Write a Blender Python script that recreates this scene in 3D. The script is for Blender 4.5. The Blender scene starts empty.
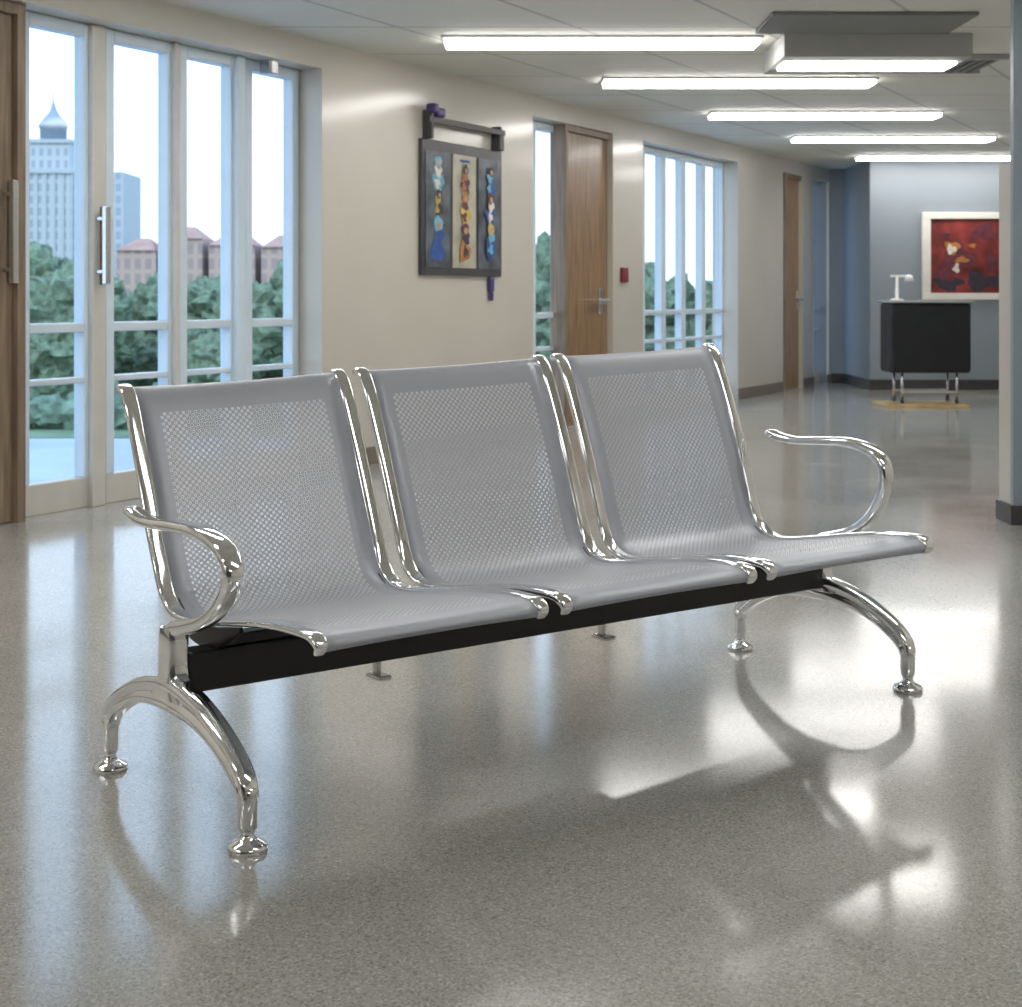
import bpy, bmesh, math, random
from mathutils import Vector, Matrix, noise
random.seed(4)
sc = bpy.context.scene
F=1577.0; CX=511.0; HY=295.0; CH=1.0
try:
    sc.view_settings.view_transform='Standard'
    sc.view_settings.look='None'
except Exception: pass

# ---------------- materials ----------------
def mat(name, col, rough=0.5, metal=0.0, noise_amt=0.0, nscale=8.0, emit=None, estr=0, coat=0.0, spec=0.5, bump=0.0, stretch=None):
    m=bpy.data.materials.new(name); m.use_nodes=True
    nt=m.node_tree; b=nt.nodes['Principled BSDF']
    b.inputs['Roughness'].default_value=rough; b.inputs['Metallic'].default_value=metal
    b.inputs['Coat Weight'].default_value=coat; b.inputs['Coat Roughness'].default_value=.16
    b.inputs['Specular IOR Level'].default_value=spec
    c=(col[0],col[1],col[2],1)
    b.inputs['Base Color'].default_value=c
    if noise_amt>0 or bump>0:
        tc=nt.nodes.new('ShaderNodeTexCoord'); mp=nt.nodes.new('ShaderNodeMapping')
        nt.links.new(tc.outputs['Object'],mp.inputs['Vector'])
        if stretch: mp.inputs['Scale'].default_value=stretch
        n=nt.nodes.new('ShaderNodeTexNoise'); n.inputs['Scale'].default_value=nscale; n.inputs['Detail'].default_value=5
        nt.links.new(mp.outputs['Vector'],n.inputs['Vector'])
        if noise_amt>0:
            r=nt.nodes.new('ShaderNodeValToRGB')
            r.color_ramp.elements[0].position=.3; r.color_ramp.elements[1].position=.7
            r.color_ramp.elements[0].color=tuple(max(0,x*(1-noise_amt)) for x in col[:3])+(1,)
            r.color_ramp.elements[1].color=tuple(min(1,x*(1+noise_amt)) for x in col[:3])+(1,)
            nt.links.new(n.outputs['Fac'],r.inputs['Fac']); nt.links.new(r.outputs['Color'],b.inputs['Base Color'])
        if bump>0:
            bp=nt.nodes.new('ShaderNodeBump'); bp.inputs['Strength'].default_value=bump; bp.inputs['Distance'].default_value=.01
            nt.links.new(n.outputs['Fac'],bp.inputs['Height']); nt.links.new(bp.outputs['Normal'],b.inputs['Normal'])
    if emit:
        b.inputs['Emission Color'].default_value=(*emit,1); b.inputs['Emission Strength'].default_value=estr
    return m

M_chrome=mat('chrome',(.93,.95,.98),.07,1.0)
M_chrome2=mat('brushed_steel',(.6,.6,.6),.25,1.0)
M_black=mat('black_paint',(.012,.012,.013),.35)
M_blackcloth=mat('black_laminate',(.006,.007,.010),.5,noise_amt=.3)
M_cream=mat('cream_wall_paint',(.53,.50,.44),.4,noise_amt=.03,nscale=2,coat=.8)
M_backwall=mat('dark_reflection_wall',(.07,.07,.075),.5,noise_amt=.1,nscale=2)  # unseen back wall, made dark so the chrome reflects dark areas
M_greywall=mat('blue_grey_wall_paint',(.245,.28,.315),.45,noise_amt=.04,nscale=2)
M_greydark=mat('slate_column_paint',(.24,.29,.33),.4,noise_amt=.04,nscale=2)
M_frame=mat('window_frame_sky_tint',(.60,.70,.78),.35,noise_amt=.03)  # white frames, with the blue of the sky light put into the colour
M_beige=mat('beige_frame_paint',(.56,.54,.49),.4,noise_amt=.04)
M_wood=mat('brown_wood',(.25,.15,.075),.35,noise_amt=.35,nscale=6,stretch=(6,6,.5),coat=.3)
M_wooddk=mat('dark_wood_trim',(.22,.16,.11),.4,noise_amt=.3,nscale=6,stretch=(6,6,.5))
M_base=mat('baseboard_brown',(.16,.14,.12),.45,noise_amt=.1)
M_basedk=mat('baseboard_dark',(.05,.045,.045),.4,noise_amt=.1)
M_white=mat('white_plastic',(.8,.8,.8),.4,noise_amt=.02)
M_soffit=mat('soffit_paint',(.42,.42,.41),.6,noise_amt=.04)
M_soffitdk=mat('soffit_dark_grey',(.2,.2,.195),.6,noise_amt=.04)  # darker grey of the access panel and vent slats
M_light=mat('light_diffuser',(1,.98,.95),.5,emit=(1.0,.975,.94),estr=14)
M_purple=mat('purple_plastic',(.06,.04,.16),.4,noise_amt=.1)
M_red=mat('red_plastic',(.2,.02,.03),.4,noise_amt=.1)

def glass():
    m=bpy.data.materials.new('window_glass'); m.use_nodes=True; nt=m.node_tree
    for n in list(nt.nodes): nt.nodes.remove(n)
    o=nt.nodes.new('ShaderNodeOutputMaterial'); t=nt.nodes.new('ShaderNodeBsdfTransparent'); g=nt.nodes.new('ShaderNodeBsdfGlossy')
    t.inputs['Color'].default_value=(.95,.98,1,1); g.inputs['Roughness'].default_value=.05
    mx=nt.nodes.new('ShaderNodeMixShader'); mx.inputs[0].default_value=.02
    nt.links.new(t.outputs[0],mx.inputs[1]); nt.links.new(g.outputs[0],mx.inputs[2]); nt.links.new(mx.outputs[0],o.inputs[0])
    return m
M_glass=glass()

def terrazzo():
    m=bpy.data.materials.new('polished_terrazzo'); m.use_nodes=True; nt=m.node_tree; b=nt.nodes['Principled BSDF']
    tc=nt.nodes.new('ShaderNodeTexCoord')
    v=nt.nodes.new('ShaderNodeTexVoronoi'); v.inputs['Scale'].default_value=300
    nt.links.new(tc.outputs['Object'],v.inputs['Vector'])
    sep=nt.nodes.new('ShaderNodeSeparateColor'); nt.links.new(v.outputs['Color'],sep.inputs[0])
    r=nt.nodes.new('ShaderNodeValToRGB'); e=r.color_ramp.elements
    e[0].position=0; e[0].color=(.20,.197,.18,1); e[1].position=1; e[1].color=(.53,.525,.49,1)
    x=e.new(.25); x.color=(.335,.33,.305,1); x=e.new(.8); x.color=(.39,.385,.355,1)
    nt.links.new(sep.outputs[0],r.inputs['Fac'])
    n=nt.nodes.new('ShaderNodeTexNoise'); n.inputs['Scale'].default_value=1.2; n.inputs['Detail'].default_value=4
    nt.links.new(tc.outputs['Object'],n.inputs['Vector'])
    mr=nt.nodes.new('ShaderNodeMapRange'); mr.inputs[1].default_value=.3; mr.inputs[2].default_value=.7; mr.inputs[3].default_value=.9; mr.inputs[4].default_value=1.1
    nt.links.new(n.outputs['Fac'],mr.inputs[0])
    mx=nt.nodes.new('ShaderNodeVectorMath'); mx.operation='SCALE'
    nt.links.new(r.outputs['Color'],mx.inputs[0]); nt.links.new(mr.outputs[0],mx.inputs['Scale'])
    nt.links.new(mx.outputs[0],b.inputs['Base Color'])
    mr2=nt.nodes.new('ShaderNodeMapRange'); mr2.inputs[1].default_value=.3; mr2.inputs[2].default_value=.7; mr2.inputs[3].default_value=.09; mr2.inputs[4].default_value=.16
    nt.links.new(n.outputs['Fac'],mr2.inputs[0]); nt.links.new(mr2.outputs[0],b.inputs['Roughness'])
    b.inputs['IOR'].default_value=1.8
    return m
M_floor=terrazzo()

def ceilmat():
    m=bpy.data.materials.new('ceiling_tiles'); m.use_nodes=True; nt=m.node_tree; b=nt.nodes['Principled BSDF']
    b.inputs['Roughness'].default_value=.6
    tc=nt.nodes.new('ShaderNodeTexCoord'); s=nt.nodes.new('ShaderNodeSeparateXYZ'); nt.links.new(tc.outputs['Object'],s.inputs[0])
    def mth(op,a,bb=None,c=None):
        n=nt.nodes.new('ShaderNodeMath'); n.operation=op
        for i,vv in enumerate((a,bb,c)):
            if vv is None: continue
            if isinstance(vv,(int,float)): n.inputs[i].default_value=vv
            else: nt.links.new(vv,n.inputs[i])
        return n.outputs[0]
    sk=mth('MULTIPLY_ADD',s.outputs[1],-.5206,s.outputs[0])
    fx=mth('FRACT',mth('DIVIDE',mth('ADD',sk,20.2),.95)); fy=mth('FRACT',mth('DIVIDE',mth('ADD',s.outputs[1],20.1),.95))
    lx=mth('LESS_THAN',fx,.03); ly=mth('LESS_THAN',fy,.03); l=mth('MAXIMUM',lx,ly)
    n=nt.nodes.new('ShaderNodeTexNoise'); n.inputs['Scale'].default_value=1.5; nt.links.new(tc.outputs['Object'],n.inputs['Vector'])
    r=nt.nodes.new('ShaderNodeValToRGB'); r.color_ramp.elements[0].color=(.64,.63,.57,1); r.color_ramp.elements[1].color=(.74,.73,.67,1)
    nt.links.new(n.outputs['Fac'],r.inputs['Fac'])
    mx=nt.nodes.new('ShaderNodeMix'); mx.data_type='RGBA'; nt.links.new(l,mx.inputs[0]); nt.links.new(r.outputs[0],mx.inputs[6]); mx.inputs[7].default_value=(.45,.44,.41,1)
    nt.links.new(mx.outputs[2],b.inputs['Base Color'])
    return m
M_ceil=ceilmat()

def perfmat():
    m=bpy.data.materials.new('perforated_silver_steel'); m.use_nodes=True; nt=m.node_tree; b=nt.nodes['Principled BSDF']
    b.inputs['Metallic'].default_value=.15; b.inputs['Roughness'].default_value=.40
    uv=nt.nodes.new('ShaderNodeUVMap'); uv.uv_map='metres'; s=nt.nodes.new('ShaderNodeSeparateXYZ'); nt.links.new(uv.outputs[0],s.inputs[0])
    def mth(op,a,bb=None):
        n=nt.nodes.new('ShaderNodeMath'); n.operation=op
        for i,vv in enumerate((a,bb)):
            if vv is None: continue
            if isinstance(vv,(int,float)): n.inputs[i].default_value=vv
            else: nt.links.new(vv,n.inputs[i])
        return n.outputs[0]
    PU,PV=.0150,.0150
    def dots(off):
        u=mth('MULTIPLY',mth('SUBTRACT',mth('FRACT',mth('ADD',mth('DIVIDE',s.outputs[0],PU),50+off)),.5),PU)
        v=mth('MULTIPLY',mth('SUBTRACT',mth('FRACT',mth('ADD',mth('DIVIDE',s.outputs[1],PV),50+off)),.5),PV)
        return mth('SQRT',mth('ADD',mth('MULTIPLY',u,u),mth('MULTIPLY',v,v)))
    d=mth('MINIMUM',dots(0),dots(.5))
    hole=mth('LESS_THAN',d,.0021); ring=mth('LESS_THAN',d,.0038)
    inx=mth('LESS_THAN',mth('ABSOLUTE',s.outputs[0]),.206)
    inv=mth('MULTIPLY',mth('GREATER_THAN',s.outputs[1],.095),mth('LESS_THAN',s.outputs[1],VMAX-.095))
    reg=mth('MULTIPLY',inx,inv)
    h=mth('MULTIPLY',hole,reg)
    nt.links.new(mth('SUBTRACT',1.0,h),b.inputs['Alpha'])
    mx=nt.nodes.new('ShaderNodeMix'); mx.data_type='RGBA'; nt.links.new(mth('MULTIPLY',ring,reg),mx.inputs[0])
    mx.inputs[6].default_value=(.44,.465,.53,1); mx.inputs[7].default_value=(.84,.86,.91,1)
    nt.links.new(mx.outputs[2],b.inputs['Base Color'])
    return m

# ---------------- mesh helpers ----------------
def link(o,parent=None):
    sc.collection.objects.link(o)
    if parent: o.parent=parent
    return o
def empty(name,mw=None):
    e=bpy.data.objects.new(name,None); e.empty_display_size=.1; sc.collection.objects.link(e)
    if mw is not None: e.matrix_world=mw
    return e
def mesh_obj(name,vs,fs,m,parent=None,smooth=False,bevel=0,mw=None):
    me=bpy.data.meshes.new(name); me.from_pydata([tuple(v) for v in vs],[],fs); me.validate()
    bm=bmesh.new(); bm.from_mesh(me); bmesh.ops.recalc_face_normals(bm,faces=bm.faces); bm.to_mesh(me); bm.free()
    if m: me.materials.append(m)
    if smooth:
        for p in me.polygons: p.use_smooth=True
    o=bpy.data.objects.new(name,me); link(o,parent)
    if mw is not None: o.matrix_world=mw
    if bevel>0:
        b=o.modifiers.new('bevel','BEVEL'); b.width=bevel; b.segments=2; b.limit_method='ANGLE'
    return o
def boxdata(b):
    x0,x1,y0,y1,z0,z1=b
    v=[(x0,y0,z0),(x1,y0,z0),(x1,y1,z0),(x0,y1,z0),(x0,y0,z1),(x1,y0,z1),(x1,y1,z1),(x0,y1,z1)]
    f=[(0,3,2,1),(4,5,6,7),(0,1,5,4),(1,2,6,5),(2,3,7,6),(3,0,4,7)]
    return v,f
def boxes(name,bs,m,parent=None,bevel=0,mw=None):
    V=[];Fc=[]
    for b in bs:
        v,f=boxdata(b); k=len(V); V+=v; Fc+=[tuple(i+k for i in q) for q in f]
    return mesh_obj(name,V,Fc,m,parent,bevel=bevel,mw=mw)
def prism(name,poly,z0,z1,m,parent=None):
    n=len(poly); V=[(x,y,z0) for x,y in poly]+[(x,y,z1) for x,y in poly]
    Fc=[tuple(range(n)),tuple(range(n,2*n))]+[(i,(i+1)%n,(i+1)%n+n,i+n) for i in range(n)]
    return mesh_obj(name,V,Fc,m,parent)
def lathe(name,prof,c,m,parent=None,n=28,axis='z'):
    V=[];Fc=[]
    for r,z in prof:
        for i in range(n):
            a=2*math.pi*i/n; p=(r*math.cos(a),r*math.sin(a),z)
            if axis=='y': p=(p[0],p[2],p[1])
            if axis=='x': p=(p[2],p[0],p[1])
            V.append((c[0]+p[0],c[1]+p[1],c[2]+p[2]))
    for j in range(len(prof)-1):
        for i in range(n):
            Fc.append((j*n+i,j*n+(i+1)%n,(j+1)*n+(i+1)%n,(j+1)*n+i))
    Fc.append(tuple(range(n))); Fc.append(tuple(range((len(prof)-1)*n,len(prof)*n)))
    return mesh_obj(name,V,Fc,m,parent,smooth=True)
def cat(pts,k=6):
    out=[]; n=len(pts)
    for i in range(n-1):
        p0=pts[max(i-1,0)];p1=pts[i];p2=pts[i+1];p3=pts[min(i+2,n-1)]
        for j in range(k):
            t=j/k
            out.append(tuple(.5*((2*b)+(c-a)*t+(2*a-5*b+4*c-d)*t*t+(-a+3*b-3*c+d)*t**3) for a,b,c,d in zip(p0,p1,p2,p3)))
    out.append(tuple(pts[-1])); return out
def autosmooth(o,ang=40):
    o.data.polygons.foreach_set('use_smooth',[True]*len(o.data.polygons))
    try:
        o.data.set_sharp_from_angle(angle=math.radians(ang))
    except Exception: pass

# ---------------- camera ----------------
cam=bpy.data.cameras.new('camera'); co=bpy.data.objects.new('camera',cam); sc.collection.objects.link(co)
co.location=(0,0,CH); co.rotation_euler=(math.pi/2,0,0)
cam.sensor_width=36; cam.sensor_fit='HORIZONTAL'; cam.lens=F/1022*36; cam.shift_y=-(503.5-HY)/1022; cam.clip_end=2000
cam.dof.use_dof=True; cam.dof.focus_distance=3.5; cam.dof.aperture_fstop=9.0
sc.camera=co

# ---------------- room ----------------
CZ=2.43; HZ=2.28
TH=math.atan(.5206); st,ct=math.sin(TH),math.cos(TH)
O=Vector((-2.135,6.857,0))
WM=Matrix.Translation(O)@Matrix.Rotation(math.pi/2-TH,4,'Z')
def S(x,t=0.0):
    # distance along the left wall where the sight line of image column x meets the plane t behind its face
    r=(x-CX)/F
    ox=O.x-ct*t; oy=O.y+st*t
    return (r*oy-ox)/(st-r*ct)
wl=lambda Y:.5206*Y-5.705
floor=prism('floor',[(wl(-3.2)-.25,-3.2),(3.4,-3.2),(3.4,7.0),(7.0,17.0),(7.0,18.2),(3.3,18.2)],-.2,0,M_floor)
ceil=prism('ceiling',[(wl(-3.2)-.35,-3.2),(3.4,-3.2),(3.4,7.0),(7.0,17.0),(7.0,18.2),(3.3,18.2)],CZ,CZ+.2,M_ceil)
sE=(17.9-O.y)/ct
A0=S(-70); A1=S(322); B0=S(533); B1=S(613); C0=S(643); C1=S(738); D0=S(783); D1=S(803); E0=S(813); E1=S(829)
ops=[(A0,A1),(B0,B1),(C0,C1),(D0,D1),(E0,E1)]
WT=.26
bs=[]; cur=(-3.2-O.y)/ct
for a,b in ops:
    bs.append((cur,a,0,WT,0,CZ)); bs.append((a,b,0,WT,HZ,CZ)); cur=b
bs.append((cur,sE+.1,0,WT,0,CZ))
boxes('wall_left',bs,M_cream,mw=WM)
bb=[]; cur=(-3-O.y)/ct
for a,b in ops:
    bb.append((cur,a,-.014,0,0,.10)); cur=b
bb.append((cur,sE-.1,-.014,0,0,.10))
boxes('baseboard_left',bb,M_base,mw=WM,bevel=.003)

def window(n,x0,x1,t=.15,fw=.05,rail=True,base=M_beige,fm=None):
    fm=fm or M_frame
    a=x0 if x0<-50 else S(x0,t); b=S(x1,t)
    e=empty('window_%d'%n,WM)
    d0,d1=t,t+.07
    boxes('frame',[(a,a+fw,d0,d1,0.14,HZ),(b-fw,b,d0,d1,0.14,HZ),(a+fw,b-fw,d0,d1,HZ-.06,HZ),(a+fw,b-fw,d0,d1,.825,.87)]+([(a+fw,b-fw,d0,d1-.02,.585,.615)] if rail else []),fm,e,bevel=.006)
    boxes('sill_panel',[(a,b,d0,d1,0,.14)],base,e,bevel=.004)
    boxes('pane',[(a+fw,b-fw,t+.04,t+.046,.14,HZ-.06)],M_glass,e)
    return e
window(1,21,93,fw=.055); 
window(2,106,176,fw=.06)
window(3,180,238,fw=.06)
window(4,246,299,fw=.06)
e=empty('window_post',WM)
for (x0,x1,m_) in ((93,106,M_beige),(176,180,M_beige),(238,246,M_frame)):
    boxes('post',[(S(x0,.12),S(x1,.12),.12,.24,0,HZ)],m_,e,bevel=.006)
def pull(parent,s,z0,z1,t):
    boxes('pull_handle',[(s-.016,s+.016,t-.075,t-.045,z0,z1),(s-.01,s+.01,t-.05,t,z0+.05,z0+.07),(s-.01,s+.01,t-.05,t,z1-.07,z1-.05)],M_chrome2,parent,bevel=.005)
    boxes('handle_plate',[(s+.02,s+.05,t-.012,t,z0,z1)],M_base,parent,bevel=.003)
pull(e,S(100,.1),1.05,1.42,.12)
boxes('lock_box',[(S(262,.1),S(270,.1),.04,.12,2.2,2.32)],M_chrome2,e,bevel=.01)
window(5,533,561,t=.12,fw=.05)
xs=[643,664,684,704,724]
for i in range(4): window(6+i,xs[i],xs[i+1],t=.15,fw=.05)
window(10,813,828,t=.1,fw=.05)

def door(n,x0,x1,t=.06,handle=None,hz=1.0,slab=M_wood,pullh=False):
    a=S(x0,t);b=S(x1,t)
    e=empty('door_%d'%n,WM)
    boxes('frame',[(a,a+.05,t-.03,t+.1,0,HZ),(b-.05,b,t-.03,t+.1,0,HZ),(a+.05,b-.05,t-.03,t+.1,HZ-.05,HZ)],M_wooddk,e,bevel=.004)
    boxes('slab',[(a+.05,b-.05,t,t+.05,0.005,HZ-.05)],slab,e,bevel=.004)
    if handle:
        s=S(handle,t-.03)
        boxes('lever_handle',[(s-.03,s+.03,t-.012,t,hz-.1,hz+.1),(s-.014,s+.014,t-.06,t-.01,hz-.014,hz+.014),(s-.16,s+.014,t-.08,t-.055,hz-.018,hz+.018)],M_chrome,e,bevel=.005)
    if pullh: pull(e,S(14,t-.06),1.05,1.5,t)
    return e
door(1,-70,21,t=.08,slab=M_wooddk,pullh=True)
door(2,562,613.5,t=.05,handle=603,hz=.95)
door(3,783,803.5,t=.05,handle=799,hz=.95)
boxes('fire_call_point',[(S(620),S(625.5),-.03,0,1.10,1.22)],M_red,mw=WM,bevel=.006)

boxes('wall_end',[(3.78,7.0,16.6,16.8,0,CZ),(3.78,3.98,16.8,18.1,0,CZ),(3.3,3.78,17.9,18.1,0,CZ)],M_greywall)
boxes('baseboard_end',[(3.765,6.4,16.585,16.6,0,.11),(3.765,3.78,16.6,17.9,0,.11),(3.63,3.765,17.885,17.9,0,.11)],M_basedk,bevel=.003)
boxes('wall_back',[(wl(-3)-.3,3.4,-3.2,-3.0,0,CZ)],M_backwall)
prism('wall_right',[(3.2,-3),(3.2,7.06),(2.62,7.06),(6.45,16.6),(6.75,16.6),(3.2,7.4),(3.4,7.2),(3.4,-3)],0,CZ,M_cream)
boxes('column',[(2.185,2.62,6.86,6.90,0,CZ)],M_greydark)
boxes('baseboard_column',[(2.17,2.62,6.845,6.86,0,.085),(2.17,2.185,6.86,7.06,0,.085)],M_basedk)
boxes('wall_partition',[(2.185,2.62,6.90,7.06,0,1.58)],M_cream)

# ceiling lights
LX=[(-.375+ -.985*k, 8.7-1.9*k) for k in range(6,0,-1)]+[(-.375,8.7),(.61,10.49),(1.56,12.39),(2.55,14.27),(3.56,16.2)]
LX2=[(x+.90,y,.89) for x,y in LX]+[(1.9,5.2,.89),(1.7,2.2,.89),(1.7,-1.0,.89)]  # panels appended here are unseen, added to brighten the bench
LX2[6]=(-.375+.88,8.82,.87)
for i,(x,y,h) in enumerate(LX2):
    e=empty('ceiling_light',Matrix.Translation((x,y,CZ)))
    boxes('housing',[(-h-.015,h+.015,-.15,.15,-.015,-.001)],M_white,e,bevel=.004)
    boxes('diffuser',[(-h,h,-.13,.13,-.038,-.0155)],M_light,e)
# soffit box
e=empty('ceiling_soffit')
boxes('box',[(1.49,2.52,8.6,9.3,2.30,CZ-.001)],M_soffit,e,bevel=.005)
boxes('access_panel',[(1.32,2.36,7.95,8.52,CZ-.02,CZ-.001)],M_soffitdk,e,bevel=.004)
boxes('diffuser',[(1.53,2.48,8.78,9.05,2.285,2.299)],M_light,e)
e=empty('air_vent')
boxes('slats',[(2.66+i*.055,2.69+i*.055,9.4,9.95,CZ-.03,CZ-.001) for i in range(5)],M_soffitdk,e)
boxes('rim',[(2.62,2.96,9.36,9.4,CZ-.03,CZ-.001),(2.62,2.96,9.95,9.99,CZ-.03,CZ-.001)],M_soffit,e)

# ---------------- notice board ----------------
nb=empty('notice_board',WM)
a,b=S(418),S(498); z0,z1=1.125,1.98; w=b-a
boxes('frame',[(a,b,-.03,-.001,z0,z1)],mat('board_frame',(.05,.05,.055),.35,noise_amt=.2),nb,bevel=.006)
pd=mat('board_dark_panel',(.085,.10,.125),.3,noise_amt=.6,nscale=9); pc=mat('board_cream_panel',(.40,.38,.30),.4,noise_amt=.25,nscale=7)
pw=(w-.14)/3
ps=[a+.035+i*(pw+.035) for i in range(3)]
for i,s_ in enumerate(ps):
    boxes('panel',[(s_,s_+pw,-.036,-.031,z0+.05,z1-.07)],pc if i==1 else pd,nb)
def blob(name,cx,cz,rx,rz,m,parent,t,k=20,wob=.2,seed=0):
    V=[(cx,t,cz)]
    for i in range(k):
        an=2*math.pi*i/k; rr=1+wob*math.sin(3*an+seed)+wob*.6*math.cos(5*an+seed*2)
        V.append((cx+rx*rr*math.cos(an),t,cz+rz*rr*math.sin(an)))
    return mesh_obj(name,V,[(0,i+1,(i+1)%k+1) for i in range(k)],m,parent)
def poly(name,pts,m,parent,t):
    return mesh_obj(name,[(x,t,z) for x,z in pts],[tuple(range(len(pts)))],m,parent)
cols={'blue':(.02,.08,.30),'cyan':(.12,.36,.50),'yellow':(.5,.38,.08),'orange':(.42,.17,.04),'maroon':(.12,.025,.04),'pale':(.62,.60,.52),'dark':(.03,.025,.04),'skin':(.45,.28,.16)}
MC={k:mat('poster_'+k,v,.5,noise_amt=.3,nscale=14) for k,v in cols.items()}
mid=[s_+pw/2 for s_ in ps]
# abstract figure-like clusters: a curled body, a rounded top and small accents
def cluster(p,z,q,top,body,acc,k):
    t=-.0372-.0014*k; X=mid[p]; d=.012*math.sin(k*2.3)
    blob('body_shape',X+d,z-.045*q,.062*q,.058*q,MC[body],nb,t,wob=.22,seed=k*1.7)
    blob('fold_shape',X-d-.01,z-.05*q,.030*q,.030*q,MC[acc],nb,t-.0003,wob=.25,seed=k*2.9)
    blob('upper_shape',X-d,z+.025*q,.040*q,.035*q,MC[acc],nb,t-.0005,wob=.18,seed=k)
    blob('round_top',X+d*.5,z+.075*q,.042*q,.036*q,MC[top],nb,t-.0007,wob=.1,seed=k)
    blob('accent',X+d*.5+.008,z+.068*q,.02*q,.02*q,MC['skin'],nb,t-.0009,wob=.05,seed=k)
k=0
for args in [(0,1.76,1.1,'cyan','cyan','pale'),(0,1.58,.8,'dark','dark','yellow'),(0,1.35,1.35,'cyan','blue','blue'),
             (1,1.75,.9,'dark','maroon','orange'),(1,1.56,1.05,'orange','yellow','maroon'),(1,1.34,1.15,'maroon','orange','dark'),
             (2,1.76,.9,'dark','blue','cyan'),(2,1.57,1.0,'maroon','blue','pale'),(2,1.36,1.1,'yellow','blue','cyan')]:
    cluster(*args,k); k+=1
poly('title_strip',[(mid[1]-.07,1.865),(mid[1]+.07,1.865),(mid[1]+.07,1.88),(mid[1]-.07,1.88)],MC['blue'],nb,-.0375)
boxes('hanging_rail',[(a+.03,b-.02,-.07,-.045,2.08,2.12),(a+.05,a+.08,-.07,-.001,1.98,2.16),(b-.1,b-.07,-.07,-.001,1.98,2.14),(b-.05,b-.02,-.06,-.001,1.98,2.12)],M_basedk,nb,bevel=.004)
boxes('clip',[(a+.04,a+.1,-.1,-.03,2.14,2.2),(a+.1,a+.2,-.09,-.04,2.12,2.18)],M_purple,nb,bevel=.015)
boxes('tassel',[(b-.16,b-.1,-.03,-.001,1.02,1.12),(b-.15,b-.11,-.03,-.001,.96,1.02)],M_purple,nb,bevel=.01)

# ---------------- painting on the end wall ----------------
pa=empty('framed_painting')
X0,X1,Z0,Z1=4.32,5.25,.95,1.87; Y=16.6
boxes('frame',[(X0,X1,Y-.04,Y-.001,Z1-.07,Z1),(X0,X1,Y-.04,Y-.001,Z0,Z0+.07),(X0,X0+.09,Y-.04,Y-.001,Z0+.07,Z1-.07),(X1-.09,X1,Y-.04,Y-.001,Z0+.07,Z1-.07)],mat('cream_frame',(.72,.70,.64),.4,noise_amt=.05),pa,bevel=.005)
boxes('canvas',[(X0+.08,X1-.08,Y-.02,Y-.002,Z0+.06,Z1-.06)],mat('red_canvas',(.17,.022,.02),.5,noise_amt=.7,nscale=5),pa)
for i,(x,z,rx,rz,c) in enumerate([(4.60,1.12,.15,.07,'dark'),(4.95,1.14,.17,.09,'dark'),(4.70,1.40,.17,.13,'maroon'),(4.98,1.66,.12,.09,'maroon'),(4.57,1.22,.10,.07,'maroon'),(4.64,1.50,.075,.065,'orange'),(4.63,1.48,.05,.045,'pale'),(4.74,1.37,.07,.03,'orange'),(4.68,1.28,.03,.05,'pale'),(4.85,1.52,.04,.02,'orange'),(4.58,1.63,.03,.02,'dark'),(5.05,1.35,.06,.10,'maroon')]):
    blob('paint_patch',x,z,rx,rz,MC[c],pa,Y-.021-.0005*i,seed=i*1.3,wob=.25)

# ---------------- reception stand ----------------
rt=empty('reception_stand')
boxes('cabinet',[(3.39,4.12,14.1,14.5,.30,.93)],M_blackcloth,rt,bevel=.03)
boxes('top',[(3.37,4.14,14.08,14.52,.93,.95)],mat('grey_top',(.4,.4,.4),.3,noise_amt=.05),rt,bevel=.006)
for x in (3.46,3.95):
    for y in (14.15,14.45):
        lathe('leg',[(.012,.05),(.012,.31)],(x+.05,y,0),M_chrome2,rt,n=12)
        lathe('castor',[(.02,-.012),(.028,-.008),(.028,.008),(.02,.012)],(x+.05,y,.053),M_basedk,rt,n=14,axis='x')
boxes('base_plate',[(3.33,4.08,14.0,14.55,.0,.024)],mat('light_wood',(.62,.44,.20),.4,noise_amt=.2),rt,bevel=.004)
boxes('cross_bar',[(3.51,4.0,14.14,14.16,.12,.14),(3.51,4.0,14.44,14.46,.12,.14)],M_chrome2,rt)
dl=empty('desk_lamp')
lathe('base',[(.06,0),(.06,.012),(.015,.02),(.012,.22)],(3.50,14.3,.95),M_white,dl,n=20)
boxes('arm',[(3.44,3.62,14.29,14.31,1.16,1.18)],M_white,dl,bevel=.005)
lathe('shade',[(.045,-.02),(.03,.03),(.01,.04)],(3.61,14.3,1.145),M_white,dl,n=20)

# ---------------- exterior ----------------
gm=mat('outdoor_paving',(.40,.45,.50),.8,noise_amt=.12,nscale=.3)
mesh_obj('ground_outside',[(-400,2,-3),(400,2,-3),(400,900,-3),(-400,900,-3)],[(0,1,2,3)],gm)
mesh_obj('lawn_outside',[(-200,44,-2.98),(200,44,-2.98),(200,400,-2.98),(-200,400,-2.98)],[(0,1,2,3)],mat('grass',(.14,.22,.13),.9,noise_amt=.4,nscale=.5))
def foliage(name,items,m,sub=4):
    bm=bmesh.new()
    for (x,y,z,r,rz) in items:
        mt=Matrix.Translation((x,y,z))@Matrix.Diagonal((r,r,rz,1))
        res=bmesh.ops.create_icosphere(bm,subdivisions=sub,radius=1,matrix=mt)
        for v in res['verts']:
            d=v.co-Vector((x,y,z)); k=noise.noise(v.co*.9)*.35+noise.noise(v.co*2.6)*.28+noise.noise(v.co*6)*.25+noise.noise(v.co*11)*.15
            v.co=Vector((x,y,z))+d*(1+k)
    me=bpy.data.meshes.new(name); bm.to_mesh(me); bm.free(); me.materials.append(m)
    o=bpy.data.objects.new(name,me); sc.collection.objects.link(o); return o
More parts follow.
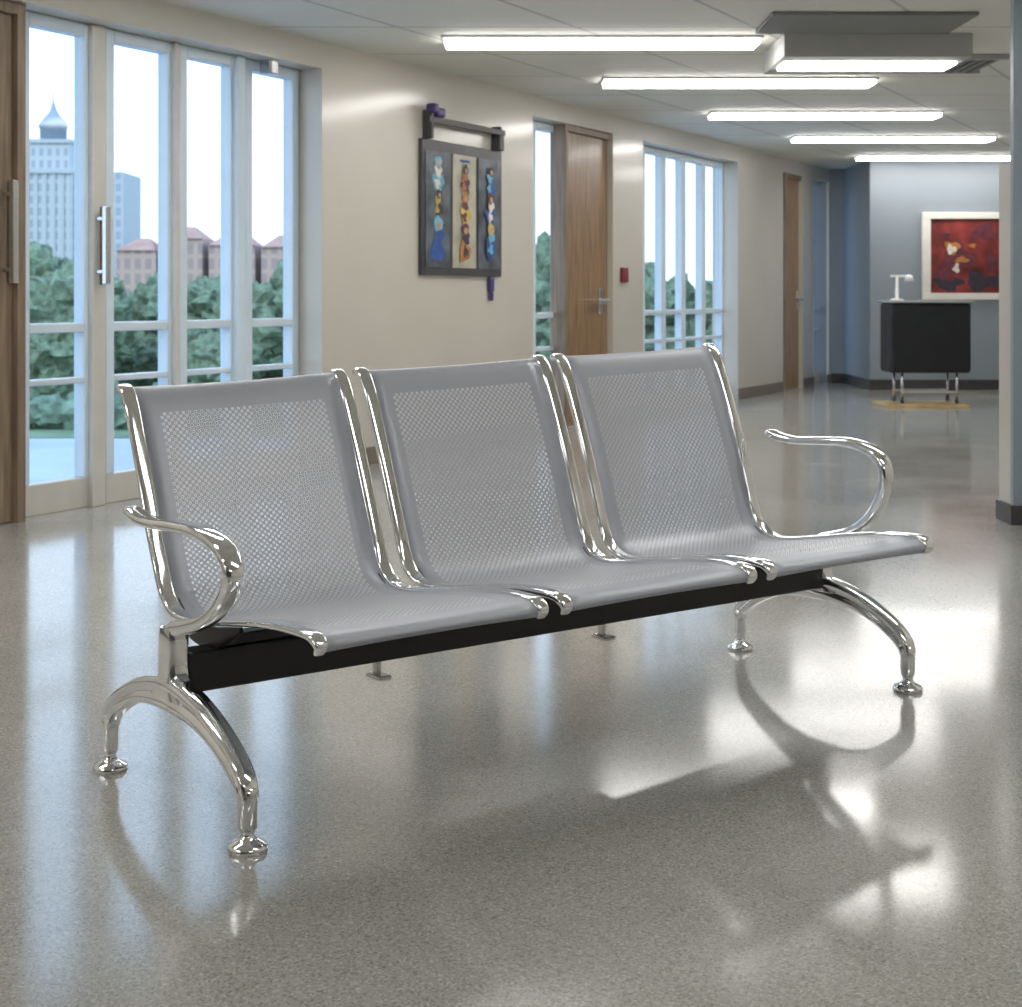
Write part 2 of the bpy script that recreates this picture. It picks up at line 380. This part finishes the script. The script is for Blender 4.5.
mt1=mat('tree_leaves',(.16,.225,.15),.9,noise_amt=.5,nscale=4)  # leaf green lightened to carry the outdoor haze
it=[]
for i in range(70):
    x=-38+i*1.1+random.uniform(-.5,.5); y=random.uniform(56,72); r=random.uniform(1.2,2.1)
    h=random.uniform(-.2,1.9)*(1.0 if i%3==0 else .3)
    it.append((x,y,h-.4,r,r)); it.append((x+random.uniform(-1,1),y-1,h-2.0,r*.9,r*.8))
foliage('tree_line',it,mt1)
foliage('hedge',[(x*.9-30,47+random.uniform(-.4,.4),-2.5,.7,.6) for x in range(75)],mat('hedge_leaves',(.15,.23,.17),.9,noise_amt=.5,nscale=2),3)
def facade(name,wall,win,sx,sz):
    m=bpy.data.materials.new(name); m.use_nodes=True; nt=m.node_tree; b=nt.nodes['Principled BSDF']; b.inputs['Roughness'].default_value=.7
    tc=nt.nodes.new('ShaderNodeTexCoord'); s=nt.nodes.new('ShaderNodeSeparateXYZ'); c=nt.nodes.new('ShaderNodeCombineXYZ')
    nt.links.new(tc.outputs['Object'],s.inputs[0]); nt.links.new(s.outputs[0],c.inputs[0]); nt.links.new(s.outputs[2],c.inputs[1])
    br=nt.nodes.new('ShaderNodeTexBrick'); br.offset=0; br.inputs['Scale'].default_value=1; br.inputs['Brick Width'].default_value=sx; br.inputs['Row Height'].default_value=sz; br.inputs['Mortar Size'].default_value=.35; br.inputs['Mortar Smooth'].default_value=.1
    br.inputs['Color1'].default_value=(*win,1); br.inputs['Color2'].default_value=(*win,1); br.inputs['Mortar'].default_value=(*wall,1)
    nt.links.new(c.outputs[0],br.inputs['Vector']); nt.links.new(br.outputs['Color'],b.inputs['Base Color']); return m
stone=mat('hazed_stone',(.46,.50,.54),.7,noise_amt=.06)  # stone and facade colours are paled to stand for distance haze
Fb=facade('tower_facade',(.50,.54,.57),(.33,.38,.44),1.3,1.9)
t=empty('office_tower')
boxes('body',[(-78,-69.5,250,260,-3,20.5),(-77.5,-70.3,251,259,20.5,25.3)],Fb,t)
boxes('cornice',[(-78.5,-69,249.6,260.4,20.3,21),(-77.8,-70,250.6,259.4,25.2,25.8)],stone,t)
boxes('pilaster',[(-78.1+i*1.4,-77.8+i*1.4,249.8,250,-3,20.3) for i in range(7)],stone,t)
lathe('cupola',[(2.2,25.8),(2.2,28.0),(2.5,28.1),(2.4,28.5),(1.6,29.6),(.8,30.4),(.45,31.2),(.15,32.2),(.05,34)],(-74,255,0),mat('cupola_slate',(.30,.36,.43),.6,noise_amt=.1),t,n=8)
boxes('office_block',[(-66.5,-61.5,250,262,-3,20.5),(-69,-66.5,252,262,-3,14)],facade('block_facade',(.46,.51,.55),(.32,.37,.43),1.5,1.9))
bh=empty('brick_houses')
brk=facade('brick_red',(.50,.36,.31),(.36,.27,.26),1.6,2.3); rf=mat('roof_red',(.48,.29,.24),.8,noise_amt=.15,nscale=.4)
for i,(x0,x1,h) in enumerate([(-60,-54,9),(-53.5,-47,10.8),(-46,-39,9.8),(-38,-31,9.5)]):
    boxes('house',[(x0,x1,240,250,-3,h-1.2)],brk,bh)
    mesh_obj('roof',[(x0,239.5,h-1.2),(x1,239.5,h-1.2),(x1,250,h-1.2),(x0,250,h-1.2),(x0+2,245,h+.8),(x1-2,245,h+.8)],[(0,1,5,4),(2,3,4,5),(1,2,5),(3,0,4),(0,3,2,1)],rf,bh)

# ---------------- waiting bench ----------------
BC=Vector((.0825,3.652,0)); BA=math.atan2(1.137,1.485)
BM=Matrix.Translation(BC)@Matrix.Rotation(BA,4,'Z')
bench=empty('waiting_bench',BM)
def P(x,y,z):
    k=min(1,max(0,(z-.37)/.2)); k=k*k*(3-2*k)
    kk=min(1,max(0,(z-.25)/.1))
    fr=min(1,max(0,-y/.4)); inner=max(0,1-(x/.9)**2)
    return (x-inner*(.030*fr+.006)*kk, y*(1-.055*x*kk), z+.033*x*k)
def frame2(path,i):
    a=path[max(i-1,0)];b=path[min(i+1,len(path)-1)]
    ty,tz=b[0]-a[0],b[1]-a[1]; l=math.hypot(ty,tz) or 1
    return ty/l,tz/l
def sweep(name,path,x,sec,sa,sb,m,parent=bench,k=6,ang=50,off=0):
    full=[(p[0],p[1],(sa[i] if isinstance(sa,list) else sa),(sb[i] if isinstance(sb,list) else sb)) for i,p in enumerate(path)]
    c=cat(full,k); V=[];Fc=[];n=len(sec)
    for i,p in enumerate(c):
        ty,tz=frame2(c,i); ny,nz=-tz,ty
        for a,b in sec:
            V.append(P(x+a*p[2],p[0]+ny*(b*p[3]+off),p[1]+nz*(b*p[3]+off)))
    for i in range(len(c)-1):
        for j in range(n): Fc.append((i*n+j,i*n+(j+1)%n,(i+1)*n+(j+1)%n,(i+1)*n+j))
    Fc.append(tuple(range(n))); Fc.append(tuple(range((len(c)-1)*n,len(c)*n)))
    o=mesh_obj(name,V,Fc,m,parent); autosmooth(o,ang); return o
def sq(e=.5,n=20):
    out=[]
    for i in range(n):
        a=2*math.pi*(i+.5)/n; c,s=math.cos(a),math.sin(a)
        out.append((.5*math.copysign(abs(c)**e,c),.5*math.copysign(abs(s)**e,s)))
    return out
sqs=sq(.55)
prof=[(-.425,.370),(-.432,.382),(-.423,.394),(-.395,.401),(-.30,.398),(-.20,.386),(-.10,.370),(0,.354),(.07,.346),(.12,.351),(.158,.375),(.182,.415),(.203,.47),(.235,.555),(.27,.645),(.305,.73),(.332,.79),(.352,.818),(.372,.828),(.388,.822)]
cp=cat(prof,4)
arc=[0]
for i in range(1,len(cp)): arc.append(arc[-1]+math.hypot(cp[i][0]-cp[i-1][0],cp[i][1]-cp[i-1][1]))
VMAX=arc[-1]
M_perf=perfmat()
HW=.268
def seat(cx):
    nx=12; V=[];uvs=[];Fc=[]
    for i,(y,z) in enumerate(cp):
        for j in range(nx+1):
            u=-HW+.008+(2*HW-.016)*j/nx
            ty,tz=frame2(cp,i); dip=-.004*(1-(u/HW)**2)
            V.append(P(cx+u,y-tz*dip,z+ty*dip)); uvs.append((u,arc[i]))
    for i in range(len(cp)-1):
        for j in range(nx): Fc.append((i*(nx+1)+j,i*(nx+1)+j+1,(i+1)*(nx+1)+j+1,(i+1)*(nx+1)+j))
    me=bpy.data.meshes.new('seat_shell'); me.from_pydata(V,[],Fc); ul=me.uv_layers.new(name='metres')
    for l in me.loops: ul.data[l.index].uv=uvs[l.vertex_index]
    me.materials.append(M_perf)
    for p in me.polygons: p.use_smooth=True
    o=bpy.data.objects.new('seat_shell',me); link(o,bench)
    sm=o.modifiers.new('thickness','SOLIDIFY'); sm.thickness=.0012; sm.offset=-1
    n=len(prof); 
    sa=[.022,.028]+[.033]*(n-4)+[.030,.018]; sb=[.010,.013]+[.016]*(n-4)+[.016,.012]
    for sgn in (-1,1):
        sweep('side_rail',prof,cx+sgn*HW,sqs,sa,sb,M_chrome,k=4)
        xx=cx+sgn*(HW-.022)
        pth=[(-.11,.352),(-.06,.335),(.0,.318),(.08,.316),(.145,.340),(.195,.390),(.215,.44)]
        sweep('carrier_bracket',pth,xx,sqs,.008,[.012,.03,.045,.045,.04,.03,.012],M_black,k=4)
for cx in (-.6,0,.6): seat(cx)
boxes('beam',[(-.915,.915,-.03,.03,.222,.302)],M_black,bench,bevel=.005)
for cx in (-.6,0,.6):
    boxes('cross_mount',[(cx-.25,cx+.25,-.02,.02,.30,.325)],M_black,bench,bevel=.004)
for x in (-.478,.15):
    boxes('adjuster_lever',[(x-.006,x+.006,-.03,-.012,.196,.225),(x-.016,x+.016,-.055,.0,.188,.198)],M_chrome2,bench,bevel=.003)
grv=[(.30,.5),(.46,.42),(.5,.28),(.46,.14),(.34,.06),(.34,-.06),(.46,-.14),(.5,-.28),(.46,-.42),(.30,-.5)]
grv=grv+[(-a,-b) for a,b in grv]
for x in (-.935,.935):
    q=1.04 if x<0 else 1.0
    path=[(-.294,.092),(-.284,.118),(-.250,.148),(-.195,.178),(-.125,.204),(-.05,.218),(0,.221),(.05,.218),(.125,.204),(.195,.178),(.250,.148),(.284,.118),(.294,.092)]
    path=[(y*q,z) for y,z in path]
    sweep('leg_arch',path,x,grv,[.034,.037,.040,.042,.045,.050,.052,.050,.045,.042,.040,.037,.034],[.030,.036,.040,.043,.050,.060,.064,.060,.050,.043,.040,.036,.030],M_chrome,k=4,ang=60)
    sweep('post',[(0,.215),(0,.235),(0,.26),(0,.29),(0,.33),(0,.35)],x,sqs,[.052,.05,.048,.048,.048,.044],[.15,.10,.068,.058,.058,.052],M_chrome,k=4)
    for y in (-.293*q,.293*q):
        kk=P(x,y,0)
        lathe('foot',[(.036,0),(.037,.005),(.034,.012),(.020,.019),(.013,.026),(.012,.036),(.018,.040),(.018,.10),(.016,.112),(.006,.118)],(kk[0],kk[1],0),M_chrome,bench)
    arm=[(.01,.33),(-.01,.348),(-.06,.362),(-.13,.385),(-.190,.425),(-.228,.475),(-.236,.52),(-.212,.555),(-.160,.575),(-.09,.583),(0,.580),(.09,.575),(.15,.580),(.185,.588),(.198,.586)]
    sweep('armrest',arm,x,sq(.7),[.034,.036,.036,.034,.036,.040,.042,.044,.044,.044,.042,.040,.040,.036,.024],[.03,.033,.030,.028,.028,.030,.030,.028,.026,.024,.022,.022,.022,.020,.012],M_chrome,k=5)

# ---------------- world & sun ----------------
w=bpy.data.worlds.new('sky'); sc.world=w; w.use_nodes=True; nt=w.node_tree; bg=nt.nodes['Background']
tc=nt.nodes.new('ShaderNodeTexCoord'); sx=nt.nodes.new('ShaderNodeSeparateXYZ'); nt.links.new(tc.outputs['Generated'],sx.inputs[0])
r=nt.nodes.new('ShaderNodeValToRGB'); el=r.color_ramp.elements
el[0].position=0; el[0].color=(.70,.80,.90,1); el[1].position=.6; el[1].color=(.45,.68,1,1)
nt.links.new(sx.outputs[2],r.inputs[0]); nt.links.new(r.outputs[0],bg.inputs[0]); bg.inputs[1].default_value=2.2
sl=bpy.data.lights.new('sun','SUN'); sl.energy=1.2; sl.angle=.05; sl.color=(1,.95,.88)
so=bpy.data.objects.new('sun',sl); sc.collection.objects.link(so); so.rotation_euler=(math.radians(50),0,math.radians(-25))
